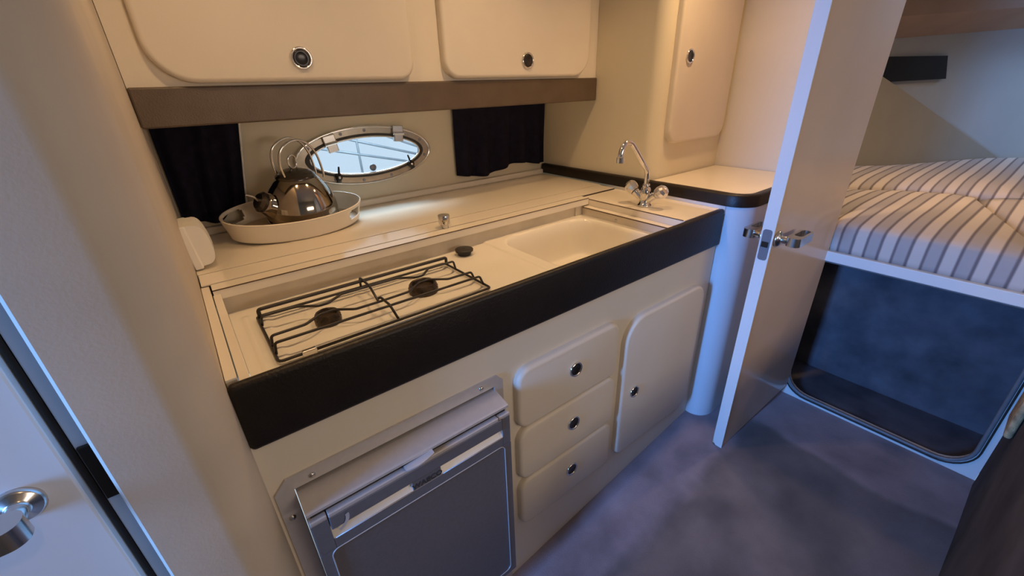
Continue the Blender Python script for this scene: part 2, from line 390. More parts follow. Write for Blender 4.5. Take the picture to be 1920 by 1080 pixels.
# ------------------------------------------------------------------ worktop
wt = thing('worktop', 'cream laminate galley worktop with sunken hob and sink well', 'worktop', (.67, .45, .89))
obj('main_board', box(-.035, 1.388, .5385, .914, .895, .917), 'laminate', wt)
obj('lid_rail', box(-.033, 1.372, .4550, .5335, .895, .917), 'laminate', wt)
obj('lid_fold', box(-.016, 1.178, .411, .4505, .893, .9165), 'laminate', wt)
obj('joint_backing', box(-.034, 1.37, .425, .60, .872, .886), 'groove', wt)
for e_ in ((-.033, 1.372, .5335, .5385, .895, .9145), (-.033, 1.372, .4505, .4550, .895, .9145)):
    obj('gap_shade', box(*e_), 'gapdark', wt)  # dark strips sunk in the open gaps, standing in for their shade
obj('side_board', box(1.1795, 1.395, .0185, .4505, .885, .911), 'laminate', wt)
obj('side_strip', box(1.386, 1.404, .0, .50, .895, .924), 'offwhite', wt)
obj('edge_strip', box(-.035, -.0195, .022, .4515, .85, .914, bev=.0007, seg=1), 'laminate', wt)
obj('edge_strip', box(-.018, -.0035, .022, .411, .85, .905, bev=.0007, seg=1), 'laminate', wt)
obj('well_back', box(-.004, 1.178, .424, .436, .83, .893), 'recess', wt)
obj('well_side', box(1.158, 1.1795, .022, .424, .83, .884), 'laminate', wt)
obj('well_lip', box(1.148, 1.181, .022, .412, .884, .888, bev=.001, seg=1), 'laminate', wt)
obj('well_front', box(-.035, 1.18, .0185, .0225, .80, .90), 'laminate', wt)
screw(wt, (1.158, .262, .866), (-1, 0, 0), .005)
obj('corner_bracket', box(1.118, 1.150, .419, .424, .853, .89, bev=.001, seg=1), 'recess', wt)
for e_ in ((-.016, 1.178, .4103, .4112, .9142, .9168), (1.1788, 1.1797, .022, .411, .9095, .9123), (1.1475, 1.1482, .022, .411, .8845, .8882)):
    obj('edge_line', box(*e_), 'groove', wt)
obj('front_fiddle', box(-.036, 1.388, -.002, .018, .786, .9125, bev=.009, seg=4), 'trim', wt, auto=60)
kn = obj('lid_knob', lathe([(0, 0), (.012, 0), (.012, .009), (.017, .012), (.0182, .037), (.0172, .0395), (.0142, .039), (0, .0375)], (.592, .460, .917), (0, 0, 1), 28), 'chrome', wt, auto=35)

# hob and sink plate
hs = thing('hob_sink', 'white enamel two-burner hob with black wire grate and moulded sink', 'hob', (.57, .22, .85))
X0, X1, Y0, Y1, ZP = -.003, 1.158, .0225, .424, .850
def sd(px_, py_, x0, x1, y0, y1, r):
    qx = abs(px_-(x0+x1)/2)-(x1-x0)/2+r; qy = abs(py_-(y0+y1)/2)-(y1-y0)/2+r
    return math.hypot(max(qx, 0), max(qy, 0))+min(max(qx, qy), 0)-r
def ss(t): t = min(1, max(0, t)); return t*t*(3-2*t)
def hz(x, y):
    z = ZP
    d = -sd(x, y, .738, 1.138, .052, .405, .085)
    z -= .115*ss(d/.055)
    if x > .70: z += .006*ss((x-.700)/.008)*(1-ss(d/.02))
    z += .005*math.exp(-((x-.0245)/.006)**2)*ss((y-.06)/.02)*ss((.385-y)/.02)
    if .06 < x < .53: z -= .004*ss(-sd(x, y, .062, .512, .125, .355, .02)/.008)
    return z
bm = bmesh.new(); nx, ny = 230, 80
gv = [[bm.verts.new((X0+(X1-X0)*i/nx, Y0+(Y1-Y0)*j/ny, hz(X0+(X1-X0)*i/nx, Y0+(Y1-Y0)*j/ny))) for j in range(ny+1)] for i in range(nx+1)]
for i in range(nx):
    for j in range(ny): bm.faces.new((gv[i][j], gv[i+1][j], gv[i+1][j+1], gv[i][j+1]))
obj('plate', bm, 'enamel', hs, smooth=True)
obj('sink_drain', lathe([(.028, 0), (.026, .003), (.018, .002), (0, .001)], (.93, .225, hz(.93, .225)), (0, 0, 1), 28), 'chrome', hs, smooth=True)
def bend(pts, r=.006, n=4):
    """round the corners of a polyline"""
    P = [Vector(p) for p in pts]; out = [P[0]]
    for i in range(1, len(P)-1):
        a = (P[i-1]-P[i]); b_ = (P[i+1]-P[i]); ra = min(r, a.length*.45); rb = min(r, b_.length*.45)
        a = P[i]+a.normalized()*ra; b_ = P[i]+b_.normalized()*rb
        for k in range(n+1):
            t = k/n; out.append((1-t)**2*a+2*t*(1-t)*P[i]+t*t*b_)
    out.append(P[-1]); return out
ZF, ZB = .857, .880
rect = [(.045, .122), (.520, .122), (.516, .340), (.045, .345)]
pl = [Vector((x, y, ZF)) for x, y in rect]; pl = pl+[pl[0]+Vector((.02, 0, 0))]
grate = obj('pan_support', tubes(bend([Vector((.1, .122, ZF))]+[Vector((x, y, ZF)) for x, y in rect[1:]]+[Vector((.045, .122, ZF)), Vector((.1, .122, ZF))], .01), .0031, n=8), 'iron', hs, smooth=True)
def wire(pts, r=.0029): obj('wire', tubes(bend(pts, .006), r, n=8), 'iron', grate, smooth=True)
wire([(.050, .335, ZF), (.050, .328, ZB), (.512, .322, ZB), (.516, .330, ZF)], .0042)
wire([(.047, .293, ZF), (.050, .289, ZB), (.119, .287, ZB), (.156, .258, ZB), (.179, .258, ZB), (.215, .284, ZB), (.353, .281, ZB), (.388, .254, ZB), (.408, .254, ZB), (.439, .285, ZB), (.513, .284, ZB), (.518, .284, ZF)])
wire([(.047, .186, ZF), (.050, .188, ZB), (.114, .190, ZB), (.150, .216, ZB), (.178, .217, ZB), (.214, .188, ZB), (.265, .187, ZB), (.339, .190, ZB), (.380, .220, ZB), (.406, .222, ZB), (.443, .191, ZB), (.509, .190, ZB), (.518, .190, ZF)])
wire([(.047, .153, ZF), (.050, .155, ZB), (.510, .153, ZB), (.519, .153, ZF)])
wire([(.278, .343, ZF), (.278, .339, ZB+.004), (.280, .281, ZB+.002), (.266, .190, ZB)])
wire([(.272, .204, ZB), (.275, .198, ZB+.004), (.277, .154, ZB+.002), (.281, .124, ZF)])
for bx_, by_, br in ((.166, .236, .026), (.396, .236, .034)):
    zb = hz(bx_, by_)
    bu = obj('burner', lathe([(br*1.05, 0), (br*1.08, .008), (br*1.0, .020), (br*.9, .024), (br*.8, .022), (br*.76, .014), (br*.3, .013), (0, .015)], (bx_, by_, zb), (0, 0, 1), 32), 'burner', hs, auto=40)
    for k in range(16):
        a = 2*PI*k/16; obj('flame_port', lathe([(.0022, 0), (.002, .001), (0, .0012)], (bx_+br*1.03*math.cos(a), by_+br*1.03*math.sin(a), zb+.014), (math.cos(a), math.sin(a), .3), 8), 'rubber', bu)
obj('front_clip', box(.085, .112, .116, .126, ZF-.006, ZF+.006, bev=.002), 'steel', hs)
pg = tag(obj('sink_plug', lathe([(0, 0), (.019, 0), (.021, .010), (.0265, .012), (.027, .017), (.025, .0185), (.004, .0195), (.003, .021), (0, .0215)], (.604, .376, hz(.604, .376)), (0, 0, 1), 32), 'rubber', auto=40), 'round black rubber sink plug lying on the enamel beside the hob', 'plug')

# ------------------------------------------------------------------ mixer tap
tp = thing('mixer_tap', 'chrome mixer tap with swan-neck spout and two clear knobs', 'tap', (1.241, .211, .912))
obj('base', lathe([(0, 0), (.024, 0), (.024, .004), (.019, .009), (.016, .02), (.017, .035), (.019, .045), (.016, .058), (.0115, .066), (0, .068)], (1.241, .211, .912), (0, 0, 1), 32), 'chrome', tp, smooth=True)
sp = [(1.241, .211, .975), (1.240, .211, 1.005), (1.236, .211, 1.030), (1.215, .211, 1.053), (1.185, .211, 1.084), (1.152, .211, 1.118), (1.138, .211, 1.128), (1.120, .211, 1.132), (1.104, .211, 1.124), (1.095, .211, 1.108), (1.092, .211, 1.090)]
obj('spout', tubes(smooth_path(sp, 5), .0085, n=16), 'chrome', tp, smooth=True)
obj('spout_collar', lathe([(.0115, 0), (.0125, .006), (.011, .012), (.0085, .013)], (1.241, .211, .975), (0, 0, 1), 24), 'chrome', tp, smooth=True)
obj('aerator', lathe([(0, 0), (.0115, 0), (.012, .016), (.009, .019), (0, .019)], (1.092, .211, 1.074), (0, 0, 1), 24), 'chrome', tp, auto=40)
for s in (1, -1):
    ax = Vector((0, s*.80, .60)); o_ = Vector((1.241, .211+s*.012, .932))
    obj('valve_stem', lathe([(0, 0), (.011, 0), (.0115, .030), (.014, .034), (.014, .037), (0, .037)], o_, ax, 20), 'chrome', tp, auto=40)
    kb = bmesh.new(); seg = 12
    prof = [(0, .038), (.013, .038), (.019, .045), (.0225, .058), (.0215, .070), (.015, .078), (.006, .0805), (0, .081)]
    lathe(prof, o_, ax, seg, kb)
    obj('knob', kb, 'acrylic', tp)
    obj('knob_ring', tubes([o_+ax.normalized()*.0385+(ax.orthogonal().normalized()*math.cos(a)+ax.cross(ax.orthogonal()).normalized()*math.sin(a))*.0135 for a in [2*PI*k/20 for k in range(20)]], .0016, n=6, closed=True), 'black' if s > 0 else 'chrome', tp, smooth=True)

# ------------------------------------------------------------------ tray and kettle
TX, TY = .250, .766
ty = thing('serving_tray', 'oval cream serving tray with cut-out handles, holding the kettle', 'tray', (TX, TY, .918))
lean = lambda x, y, z: (x, y, z+.10*(y-.645))           # its far side rests on the cove ledge
bm = bmesh.new(); NA, NZ = 160, 14; rows = []
for j in range(NZ+1):
    t = j/NZ; rx = .182+.014*t; ry = .121+.015*t; z = .9195+.055*t
    rows.append([bm.verts.new(lean(TX+rx*math.cos(2*PI*k/NA), TY+ry*math.sin(2*PI*k/NA), z)) for k in range(NA)])
for j in range(NZ):
    for k in range(NA):
        a = (k+.5)/NA*360; t = (j+.5)/NZ
        hit_ = False
        for ha in (152, 332):
            da = (a-ha+180) % 360-180
            u_, v_ = abs(da)/19, abs(t-.58)/.29
            if v_ < 1 and (u_ < .8 or ((u_-.8)/.2)**2+v_*v_ < 1): hit_ = True
        if not hit_: bm.faces.new((rows[j][k], rows[j][(k+1) % NA], rows[j+1][(k+1) % NA], rows[j+1][k]))
side = obj('side_wall', bm, 'tray', ty, smooth=True)
md = side.modifiers.new('thickness', 'SOLIDIFY'); md.thickness = .004; md.offset = 0
obj('rim', tubes([lean(TX+.196*math.cos(2*PI*k/96), TY+.136*math.sin(2*PI*k/96), .9745) for k in range(96)], .0026, n=8, closed=True), 'tray', ty, smooth=True)
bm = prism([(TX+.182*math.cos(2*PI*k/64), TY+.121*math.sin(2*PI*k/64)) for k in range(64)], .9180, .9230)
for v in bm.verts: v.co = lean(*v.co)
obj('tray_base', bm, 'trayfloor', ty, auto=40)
KX, KY, KZ = .272, .774, .9368
kt = thing('whistling_kettle', 'domed stainless whistling kettle with looped wire handle, standing in the tray', 'kettle', (KX, KY, KZ))
kt.rotation_euler = (.0997, 0, 0)                     # stands square on the leaning tray
obj('body', lathe([(0, 0), (.088, 0), (.094, .006), (.1005, .022), (.1025, .040), (.101, .056), (.096, .075), (.088, .096), (.077, .115), (.064, .132), (.055, .141), (.052, .142), (0, .142)], (KX, KY, KZ), (0, 0, 1), 64), 'kettle', kt, smooth=True)
obj('base_band', lathe([(.0945, .004), (.1035, .010), (.1045, .018), (.1015, .024)], (KX, KY, KZ), (0, 0, 1), 64), 'kettle', kt, smooth=True)
ld = obj('lid', lathe([(.056, .1405), (.0555, .145), (.048, .152), (.030, .161), (.012, .165), (0, .166)], (KX, KY, KZ), (0, 0, 1), 48), 'kettledark', kt, smooth=True)
obj('lid_ring', tubes([(KX+.0125*math.cos(2*PI*k/24), KY+.006*math.cos(2*PI*k/24), KZ+.184+.0195*math.sin(2*PI*k/24)) for k in range(24)], .0026, n=8, closed=True), 'chrome', ld, smooth=True)
sa = Vector((-.93, -.25, .62)).normalized(); so = Vector((KX, KY, KZ+.062))+Vector((-.93, -.25, 0)).normalized()*.070
obj('spout', lathe([(.046, -.01), (.040, .014), (.032, .034), (.028, .046), (.0, .046)], so, sa, 28), 'kettle', kt, smooth=True)
wh = obj('whistle_cap', lathe([(0, .046), (.029, .046), (.030, .054), (.022, .062), (0, .063)], so, sa, 24), 'kettledark', kt, auto=40)
tip = so+sa*.058
obj('whistle_lever', tubes(smooth_path([tip, tip+Vector((-.010, -.004, .014)), tip+Vector((-.030, -.010, .026))], 5), lambda t: .0042-.001*t, n=8), 'steel', kt, smooth=True)
# handle: two wire hoops from the spout side to the far side
for s in (-1, 1):
    pd = Vector((.26, -.96, 0))*s*.022
    c0 = Vector((KX, KY, KZ))
    P_ = [(u_*.84+.022, v_ if v_ < .15 else .15+(v_-.15)*.80) for u_, v_ in [(-.062, .116), (-.066, .128), (-.079, .165), (-.082, .205), (-.070, .243), (-.040, .266), (-.004, .270), (.030, .250), (.052, .214), (.062, .172), (.066, .136), (.064, .128)]]
    dirv = Vector((.96, .26, 0))
    obj('handle_wire', tubes(smooth_path([c0+dirv*u+pd+Vector((0, 0, v)) for u, v in P_], 5), .0034, n=8), 'chrome', kt, smooth=True)
obj('handle_bridge', tubes([Vector((KX, KY, KZ+.117))+Vector((.96, .26, 0))*-.034+Vector((.26, -.96, 0))*s*.022 for s in (-1, 1)], .003, n=8), 'chrome', kt, smooth=True)

# ------------------------------------------------------------------ white socket box at the left end of the worktop
sb = thing('socket_box', 'small white plastic box with rounded cover, beside the left post', 'box', (-.015, .60, .917))
def tilt_box(bm):
    bm.transform(Matrix.Translation((-.012, .62, .9215)) @ Matrix.Rotation(-.05, 4, 'Z') @ Matrix.Rotation(-.09, 4, 'Y')); return bm
obj('back_plate', tilt_box(box(-.020, -.002, -.055, .055, 0, .108, bev=.003)), 'white', sb)
for y0, y1, t in ((-.052, .006, .034), (.009, .050, .030)):
    pts = [(-.004, .004)] + [(t*abs(math.sin(a))**.55*.98, .056-.050*math.copysign(abs(math.cos(a))**.8, math.cos(a))) for a in [PI*i/16 for i in range(17)]] + [(-.004, .107)]
    bm = quadslab([(u, y0, v) for u, v in pts], (0, y1-y0, 0)); tilt_box(bm)
    obj('cover', bm, 'white', sb, auto=40)

# ------------------------------------------------------------------ lower cabinet with drawers and cupboard door
lc = thing('galley_cabinet', 'cream galley base cabinet with three drawers and a cupboard door', 'cabinet', (.7, .01, 0))
bm = bmesh.new()
YP = .008
# face panel follows the sloping sole along its foot
def face(x0, x1, z1, z0=None):
    za = FL(x0)-.002 if z0 is None else z0; zb = FL(x1)-.002 if z0 is None else z0
    bmq = quadslab([(x0, YP, za), (x1, YP, zb), (x1, YP, z1), (x0, YP, z1)], (0, .018, 0))
    me_ = bpy.data.meshes.new('tmp'); bmq.to_mesh(me_); bmq.free(); bm.from_mesh(me_); bpy.data.meshes.remove(me_)
face(-.036, -.012, .79); face(-.012, .442, .79, .676); face(.442, 1.386, .79)
obj('face_panel', bm, 'cream', lc)
obj('carcass_side', box(.442, .46, .03, .42, .05, .72), 'cream', lc)
for i, (z0, z1, zl) in enumerate(((.506, .690, .611), (.322, .503, .423), (.140, .319, .239))):
    rr = (.035, .03, .035, .04)
    d = obj('drawer', slab(rrect(.492, .868, z0, z1, rr), FRONT(YP), .021, rim=.011, seg=4), 'pad', lc, auto=50)
    latch(d, (.687, YP-.021, zl))
d = obj('door', slab(rrect(.905, 1.332, .138, .668, (.03, .05, .06, .085)), FRONT(YP), .021, rim=.010, seg=4), 'pad', lc, auto=50)
latch(d, (.968, YP-.021, .388), r=.021)

# ------------------------------------------------------------------ fridge
fg = thing('fridge', 'silver-grey built-in compact fridge with two grip slots', 'fridge', (.21, 0, -.08))
fl_o = [(-.030, -.08), (.459, -.08), (.459, .682), (.443, .700), (-.008, .700), (-.030, .676)]
fl_i = [(.004, -.05), (.432, -.05), (.434, .650), (.434, .672), (.001, .672), (.001, .650)]
obj('flange', ringplate(fl_o, fl_i, FRONT(YP), .005), 'fridge', fg)
for c in ((.033, .684), (.398, .686), (-.016, .613), (.448, .40), (-.016, .30)): screw(fg, (c[0], YP-.005, c[1]), (0, -1, 0), .006)
obj('hood', quadslab([(.002, YP+.03, .664), (.002, YP-.004, .662), (.002, YP-.050, .652), (.002, YP-.054, .650), (.002, YP-.054, .6445), (.002, YP-.046, .6435), (.002, YP+.03, .650)], (.434, 0, 0)), 'fridge', fg)
obj('inner_case', box(.003, .433, .014, .40, -.05, .674), 'black', fg)
YD = -.036                                              # door core; bezel pieces stand proud of it
YB = -.050
obj('hood_gap_shade', box(.008, .430, -.040, .010, .6302, .6425), 'black', fg)  # black block added to darken the shaded gap below the hood
dr = obj('door', box(.003, .436, YD, -.002, .060, .630, bev=.004, seg=2), 'bezel', fg, auto=40)
obj('top_rail', box(.003, .0315, YB-.0005, YD+.02, .6245, .6335, bev=.002), 'fridge', dr)
obj('top_rail', box(.0335, .4035, YB-.002, YD+.02, .6245, .6345, bev=.002), 'fridge', dr)
obj('top_rail', box(.4055, .436, YB-.0005, YD+.02, .6245, .6335, bev=.002), 'fridge', dr)
obj('end_cap', box(.003, .0318, YB, YD, .545, .6245, bev=.001, seg=1), 'bezel', dr)
obj('end_cap', box(.4142, .436, YB, YD, .545, .6245, bev=.001, seg=1), 'bezel', dr)
obj('grip_bar', box(.0332, .4128, YB-.002, YD, .594, .6245, bev=.0015), 'bezel', dr)
obj('name_band', box(.0318, .4142, YB, YD, .545, .569, bev=.001, seg=1), 'bezel', dr)
obj('name_band', box(.189, .2535, YB, YD, .569, .594, bev=.001, seg=1), 'bezel', dr)
obj('door_frame', ringplate(rrect(.003, .436, .062, .545, .004), rrect(.022, .417, .080, .5445, .014), FRONT(YD), .014), 'bezel', dr)
obj('door_panel', slab(rrect(.021, .418, .079, .5455, .014), FRONT(YD), .012), 'fridgepanel', dr)
obj('panel_edge', tubes([(u, YB-.0004, v) for u, v in rrect(.0215, .4175, .0795, .5435, .015)], .0011, n=6, closed=True), 'fridge', dr, smooth=True)
for x0, x1 in ((.032, .189), (.2535, .414)):
    # scooped slot: a sloping bright chute rising inwards under the grip bar
    sl = obj('grip_slot', quadslab([(x0, YB+.0005, .5695), (x1, YB+.0005, .5695), (x1, YD+.0005, .5945), (x0, YD+.0005, .5945)], (0, .002, 0)), 'slot', dr)
    obj('slot_edge', tubes([(x0+.003, YB, .5695), (x1-.003, YB, .5695)], .0012, n=6), 'fridge', sl, smooth=True)
    obj('slot_end', quadslab([(x1-.006, YB+.001, .570), (x1, YB+.001, .5695), (x1, YB+.001, .594), (x1-.001, YD-.001, .594), (x1-.008, YD-.001, .5935)], (0, .0012, 0)), 'slot', sl)
YD = YB
bm = bmesh.new(); pa = [(.180+.062*t, YD-.006-.006*math.sin(PI*t), .6385+.006*t) for t in [i/12 for i in range(13)]]
va = [bm.verts.new(p) for p in pa]; vb = [bm.verts.new((p[0], YD+.006, p[2]+.001)) for p in pa]
vc = [bm.verts.new((p[0], p[1], p[2]-.003)) for p in pa]; vd = [bm.verts.new((p[0], YD+.006, p[2]-.002)) for p in pa]
for i in range(12):
    for a, b_ in ((va, vb), (vc, va), (vb, vd), (vd, vc)): bm.faces.new((a[i], a[i+1], b_[i+1], b_[i]))
obj('catch', bm, 'fridge', fg, auto=40)
tx = bpy.data.curves.new('brand', 'FONT'); tx.body = 'WAECO'; tx.size = .0175; tx.extrude = .0003; tx.offset = .0006; tx.align_x = 'CENTER'; tx.space_character = 1.05
to = bpy.data.objects.new('tmp_text', tx); C.objects.link(to)
bpy.context.view_layer.update()
me = bpy.data.meshes.new_from_object(to.evaluated_get(bpy.context.evaluated_depsgraph_get()))
bm = bmesh.new(); bm.from_mesh(me); bpy.data.objects.remove(to); bpy.data.meshes.remove(me)
bm.transform(Matrix.Translation((.2215, YD-.0006, .5725)) @ Matrix.Rotation(PI/2, 4, 'X'))
obj('lettering', bm, 'ink', dr)
bm = bmesh.new()
for k in range(9):
    a = -1.25+k*.16
    a2 = a+.17
    f_ = [(.066-.030+.030*math.cos(q)*s_, YD-.0044, .612+.028*math.sin(q)*s_) for q, s_ in ((a, 1), (a2, 1), (a2, .78), (a, .78))]
    bm.faces.new([bm.verts.new(p) for p in f_])
bmesh.ops.remove_doubles(bm, verts=bm.verts[:], dist=.0008)
obj('sticker', bm, 'sticker', dr)

# ------------------------------------------------------------------ wall cupboards above
uc = thing('wall_cupboard', 'long cream wall cupboard with two padded doors and brown lower fascia', 'cupboard', (.68, .76, 1.24))
obj('front_board', box(-.035, 1.404, .609, .63, 1.318, 1.95), 'cream', uc)
obj('bottom_board', box(-.035, 1.404, .62, .914, 1.262, 1.28), 'cream', uc)
obj('fascia', box(-.035, 1.402, .599, .632, 1.2395, 1.321, bev=.004), 'fascia', uc)
for x0, x1, lx, rr in ((.012, .617, .316, (.085, .045, .03, .03)), (.716, 1.340, 1.035, (.05, .075, .03, .03))):
    d = obj('door', slab(rrect(x0, x1, 1.3265, 1.90, rr, 10), FRONT(.609), .024, rim=.011, seg=4), 'pad', uc, auto=50)
    latch(d, (lx, .585, 1.377), r=.025)
lk = thing('locker_door', 'tall cream padded locker door on the recessed bulkhead, one latch', 'cupboard', (1.64, .30, 1.09))
d = obj('door', slab(rrect(1.452, 1.843, 1.088, 1.86, (.055, .05, .03, .03), 10), FRONT(.3055), .022, rim=.010, seg=4), 'pad', lk, auto=50)
latch(d, (1.520, .2835, 1.376), r=.023)

# ------------------------------------------------------------------ curtains
def curtain(name, label, x0, x1, zt, zb, folds, ph, slope=0, hem=None):
    t = thing(name, label, 'curtain', ((x0+x1)/2, .89, zb), 'curtains')
    bm = bmesh.new(); n, mz = 60, 14; rows = []
    for j in range(mz+1):
        s = j/mz; row = []
        for i in range(n+1):
            u = i/n; x = x0+(x1-x0)*u+slope*(1-s)*(u)
            zb_ = zb+.012*math.sin(u*9+ph)+.02*u
            z = zt+(zb_-zt)*s
            y = .893+(.006+.009*s)*math.sin(u*folds*2*PI+ph+.6*math.sin(u*7))+.003*math.sin(u*31+s*3)
            row.append(bm.verts.new((x, min(y, .907), z)))
        rows.append(row)
    for j in range(mz):
        for i in range(n): bm.faces.new((rows[j][i], rows[j][i+1], rows[j+1][i+1], rows[j+1][i]))
    pth = [rows[j][n].co.copy() for j in range(mz+1)]
    f_ = obj('fabric', bm, 'curtain', t, smooth=True)
    md = f_.modifiers.new('thickness', 'SOLIDIFY'); md.thickness = .003
    if hem: obj('hem', tubes([p+Vector((.001, -.005, 0)) for p in pth], .0030, n=6), 'piping', t, smooth=True)
    obj('curtain_rail', tubes([(x0-.005, .897, zt), (x1+.008, .897, zt)], .004, n=8), 'rubber', t)
curtain('curtain', 'dark navy curtain with pale hem, behind the kettle tray', -.03, .137, 1.258, .955, 3.2, .5, slope=.05, hem=True)
curtain('curtain', 'dark navy curtain in the corner right of the portlight', .912, 1.392, 1.258, .962, 5, 2.2)

# ------------------------------------------------------------------ side shelf with dark fiddle, over a rounded locker
sh = thing('side_shelf', 'cream side shelf edged with dark rounded fiddle above a rounded locker', 'shelf', (1.6, .1, 0))
XS = 1.384
out = [(XS, .905)] + [(XS, .0)] + arc(XS+.075, .0, .075, 180, 270, 10) + [(1.858, -.075)]
inn = [(XS+.022, .905)] + [(XS+.022, .0)] + arc(XS+.075, .0, .053, 180, 270, 10) + [(1.858, -.053)]
bm = bmesh.new(); rows = []
for pts, z in ((out, .9225), (out, .957), ([(o_[0]*.85+i_[0]*.15, o_[1]*.85+i_[1]*.15) for o_, i_ in zip(out, inn)], .962), ([(o_[0]*.55+i_[0]*.45, o_[1]*.55+i_[1]*.45) for o_, i_ in zip(out, inn)], .964), (inn, .9635), (inn, .9225)):
    rows.append([bm.verts.new((x, y, z)) for x, y in pts])
for a in range(6):
    p, q = rows[a], rows[(a+1) % 6]
    for i in range(len(p)-1): bm.faces.new((p[i], p[i+1], q[i+1], q[i]))
bm.faces.new([r[0] for r in rows]); bm.faces.new([r[-1] for r in rows][::-1])
obj('fiddle', bm, 'trim', sh, auto=45)
obj('shelf_top', prism([(XS+.018, .30)] + [(XS+.018, .0)] + arc(XS+.075, .0, .057, 180, 270, 10) + [(1.858, -.057), (1.858, .30)], .93, .9630), 'laminate', sh)
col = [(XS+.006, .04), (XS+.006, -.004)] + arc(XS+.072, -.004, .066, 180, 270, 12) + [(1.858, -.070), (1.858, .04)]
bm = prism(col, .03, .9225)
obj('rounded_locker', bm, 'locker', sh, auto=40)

# ------------------------------------------------------------------ cabin doors
def loop_handle(parent, base, out_, along, name='handle'):
    """rosette, neck and a horizontal loop lever"""
    base = Vector(base); out_ = Vector(out_); al = Vector(along)
    h = obj(name, lathe([(0, 0), (.023, 0), (.024, .004), (.021, .008), (.012, .010), (.010, .014), (.0105, .040), (0, .040)], base, out_, 28), 'satin', parent, smooth=True)
    c = base+out_*.044
    pts = rrect(-.014, .100, -.019, .019, .017, 6); ip = rrect(.022, .094, -.0115, .0115, .010, 6)
    fn = lambda u, v, w_: tuple(c+al*u+out_*(v)+Vector((0, 0, w_-.013)))
    obj('lever_loop', ringplate(pts, ip, fn, .026), 'satin', h, auto=40)
    return h
d1 = struct(thing('door_1', 'open cabin door with loop handle, edge towards the galley', 'door', (1.32, -.17, .045)))
del d1['category']
bm = quadslab([(1.316, -.152, .047), (1.795, -.176, .112), (1.795, -.176, 1.93), (1.316, -.152, 1.93)], (-.0016, -.0345, 0))
obj('leaf', bm, 'doorface', d1)
bm = slab([(-.1535, .075), (-.1570, .055), (-.165, .045), (-.1885, .045), (-.1885, 1.93), (-.1535, 1.93)][::-1], lambda u, v, w_: (1.3165-w_, u, v), .004)
obj('edge_band', bm, 'offwhite', d1)
lp = obj('latch_plate', slab(rrect(-.184, -.158, .803, .898, .008), lambda u, v, w_: (1.3125-w_, u, v), .0012), 'bezel', d1)
obj('latch_bolt', quadslab([(1.311, -.180, .845), (1.311, -.162, .845), (1.311, -.162, .861), (1.311, -.180, .861)], (-.004, 0, 0)), 'black', lp)
loop_handle(d1, (1.343, -.1885, .868), (0, -1, 0), (1, 0, 0))
loop_handle(d1, (1.343, -.1525, .868), (0, 1, 0), (1, 0, 0), 'inner_handle')
d2_ = struct(thing('door_2', 'near left cabin door with loop handle beside the rounded post', 'door', (-.5, 0, 0)))
del d2_['category']
obj('leaf', box(-.9, -.212, -.012, .022, -.07, 1.9, bev=.003), 'offwhite', d2_)
obj('jamb', box(-.203, -.172, .004, .03, -.1, 1.95, bev=.002), 'jamb', d2_)
obj('seal', box(-.2105, -.2035, .004, .03, -.1, 1.95), 'black', d2_)
obj('strike_plate', box(-.201, -.186, -.001, .006, .815, .905, bev=.001, seg=1), 'black', d2_)
loop_handle(d2_, (-.262, -.012, .868), (0, -1, 0), (-1, 0, 0))
d2_['label'] = 'near left cabin door with loop handle beside the rounded post'

# ------------------------------------------------------------------ fore cabin: berth
bt = thing('berth', 'berth with white edge board over a dark rounded locker opening', 'berth', (1.8, -.5, .05))
inner = rrect(-.765, -.205, .092, .679, (.085, .085, .012, .012), 8)
n_ = len(inner)
outer = []
cy_, cz_ = (-.80-.165)/2, (.03+.686)/2
for u, v in inner:
    # map each inner point on the matching outer rectangle side
    if v < .092+.0851 and (u > -.69 and u < -.28): outer.append((u, .03))
    else: outer.append((u, v))
def outer_pt(u, v):
    a0, a1, b0, b1 = -.797, -.165, .03, .69
    su = (u-(-.765-.205)/2)/((.765-.205)/2); sv = (v-(.092+.679)/2)/((.679-.092)/2)
    m_ = max(abs(su), abs(sv)); su, sv = su/m_, sv/m_
    return ((a0+a1)/2+su*(a1-a0)/2, (b0+b1)/2+sv*(b1-b0)/2)
outer = [outer_pt(u, v) for u, v in inner]
YZ = lambda x: (lambda u, v, w_: (x-w_, u, v))
obj('front_panel', ringplate(outer, inner, YZ(1.815), .015), 'offwhite', bt)
obj('opening_seal', tubes([(1.7985, u, v) for u, v in rrect(-.768, -.202, .089, .682, (.088, .088, .012, .012), 8)], .0065, n=8, closed=True), 'seal', bt, smooth=True)
obj('seal_bead', tubes([(1.7945, u, v) for u, v in rrect(-.778, -.192, .080, .690, (.095, .095, .014, .014), 8)], .0028, n=6, closed=True), 'rubber', bt, smooth=True)
obj('edge_board', box(1.785, 1.83, -1.3, -.165, .684, .722, bev=.003), 'offwhite', bt)
obj('bed_board', prism([(1.90, .5), (1.90, -.17), (1.80, -.17), (1.80, -1.3), (3.2, -1.3), (3.96, -.62), (3.76, -.44), (2.34, .5)], .700, .720), 'cream', bt)
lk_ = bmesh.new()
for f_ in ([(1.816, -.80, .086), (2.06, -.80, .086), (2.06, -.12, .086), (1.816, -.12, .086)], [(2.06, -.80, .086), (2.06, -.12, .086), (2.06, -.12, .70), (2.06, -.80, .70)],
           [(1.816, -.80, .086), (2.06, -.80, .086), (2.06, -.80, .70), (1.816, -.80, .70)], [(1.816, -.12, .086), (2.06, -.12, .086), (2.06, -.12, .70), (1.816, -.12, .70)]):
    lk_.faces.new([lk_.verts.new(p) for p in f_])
obj('locker_lining', lk_, 'carpetdark', bt)
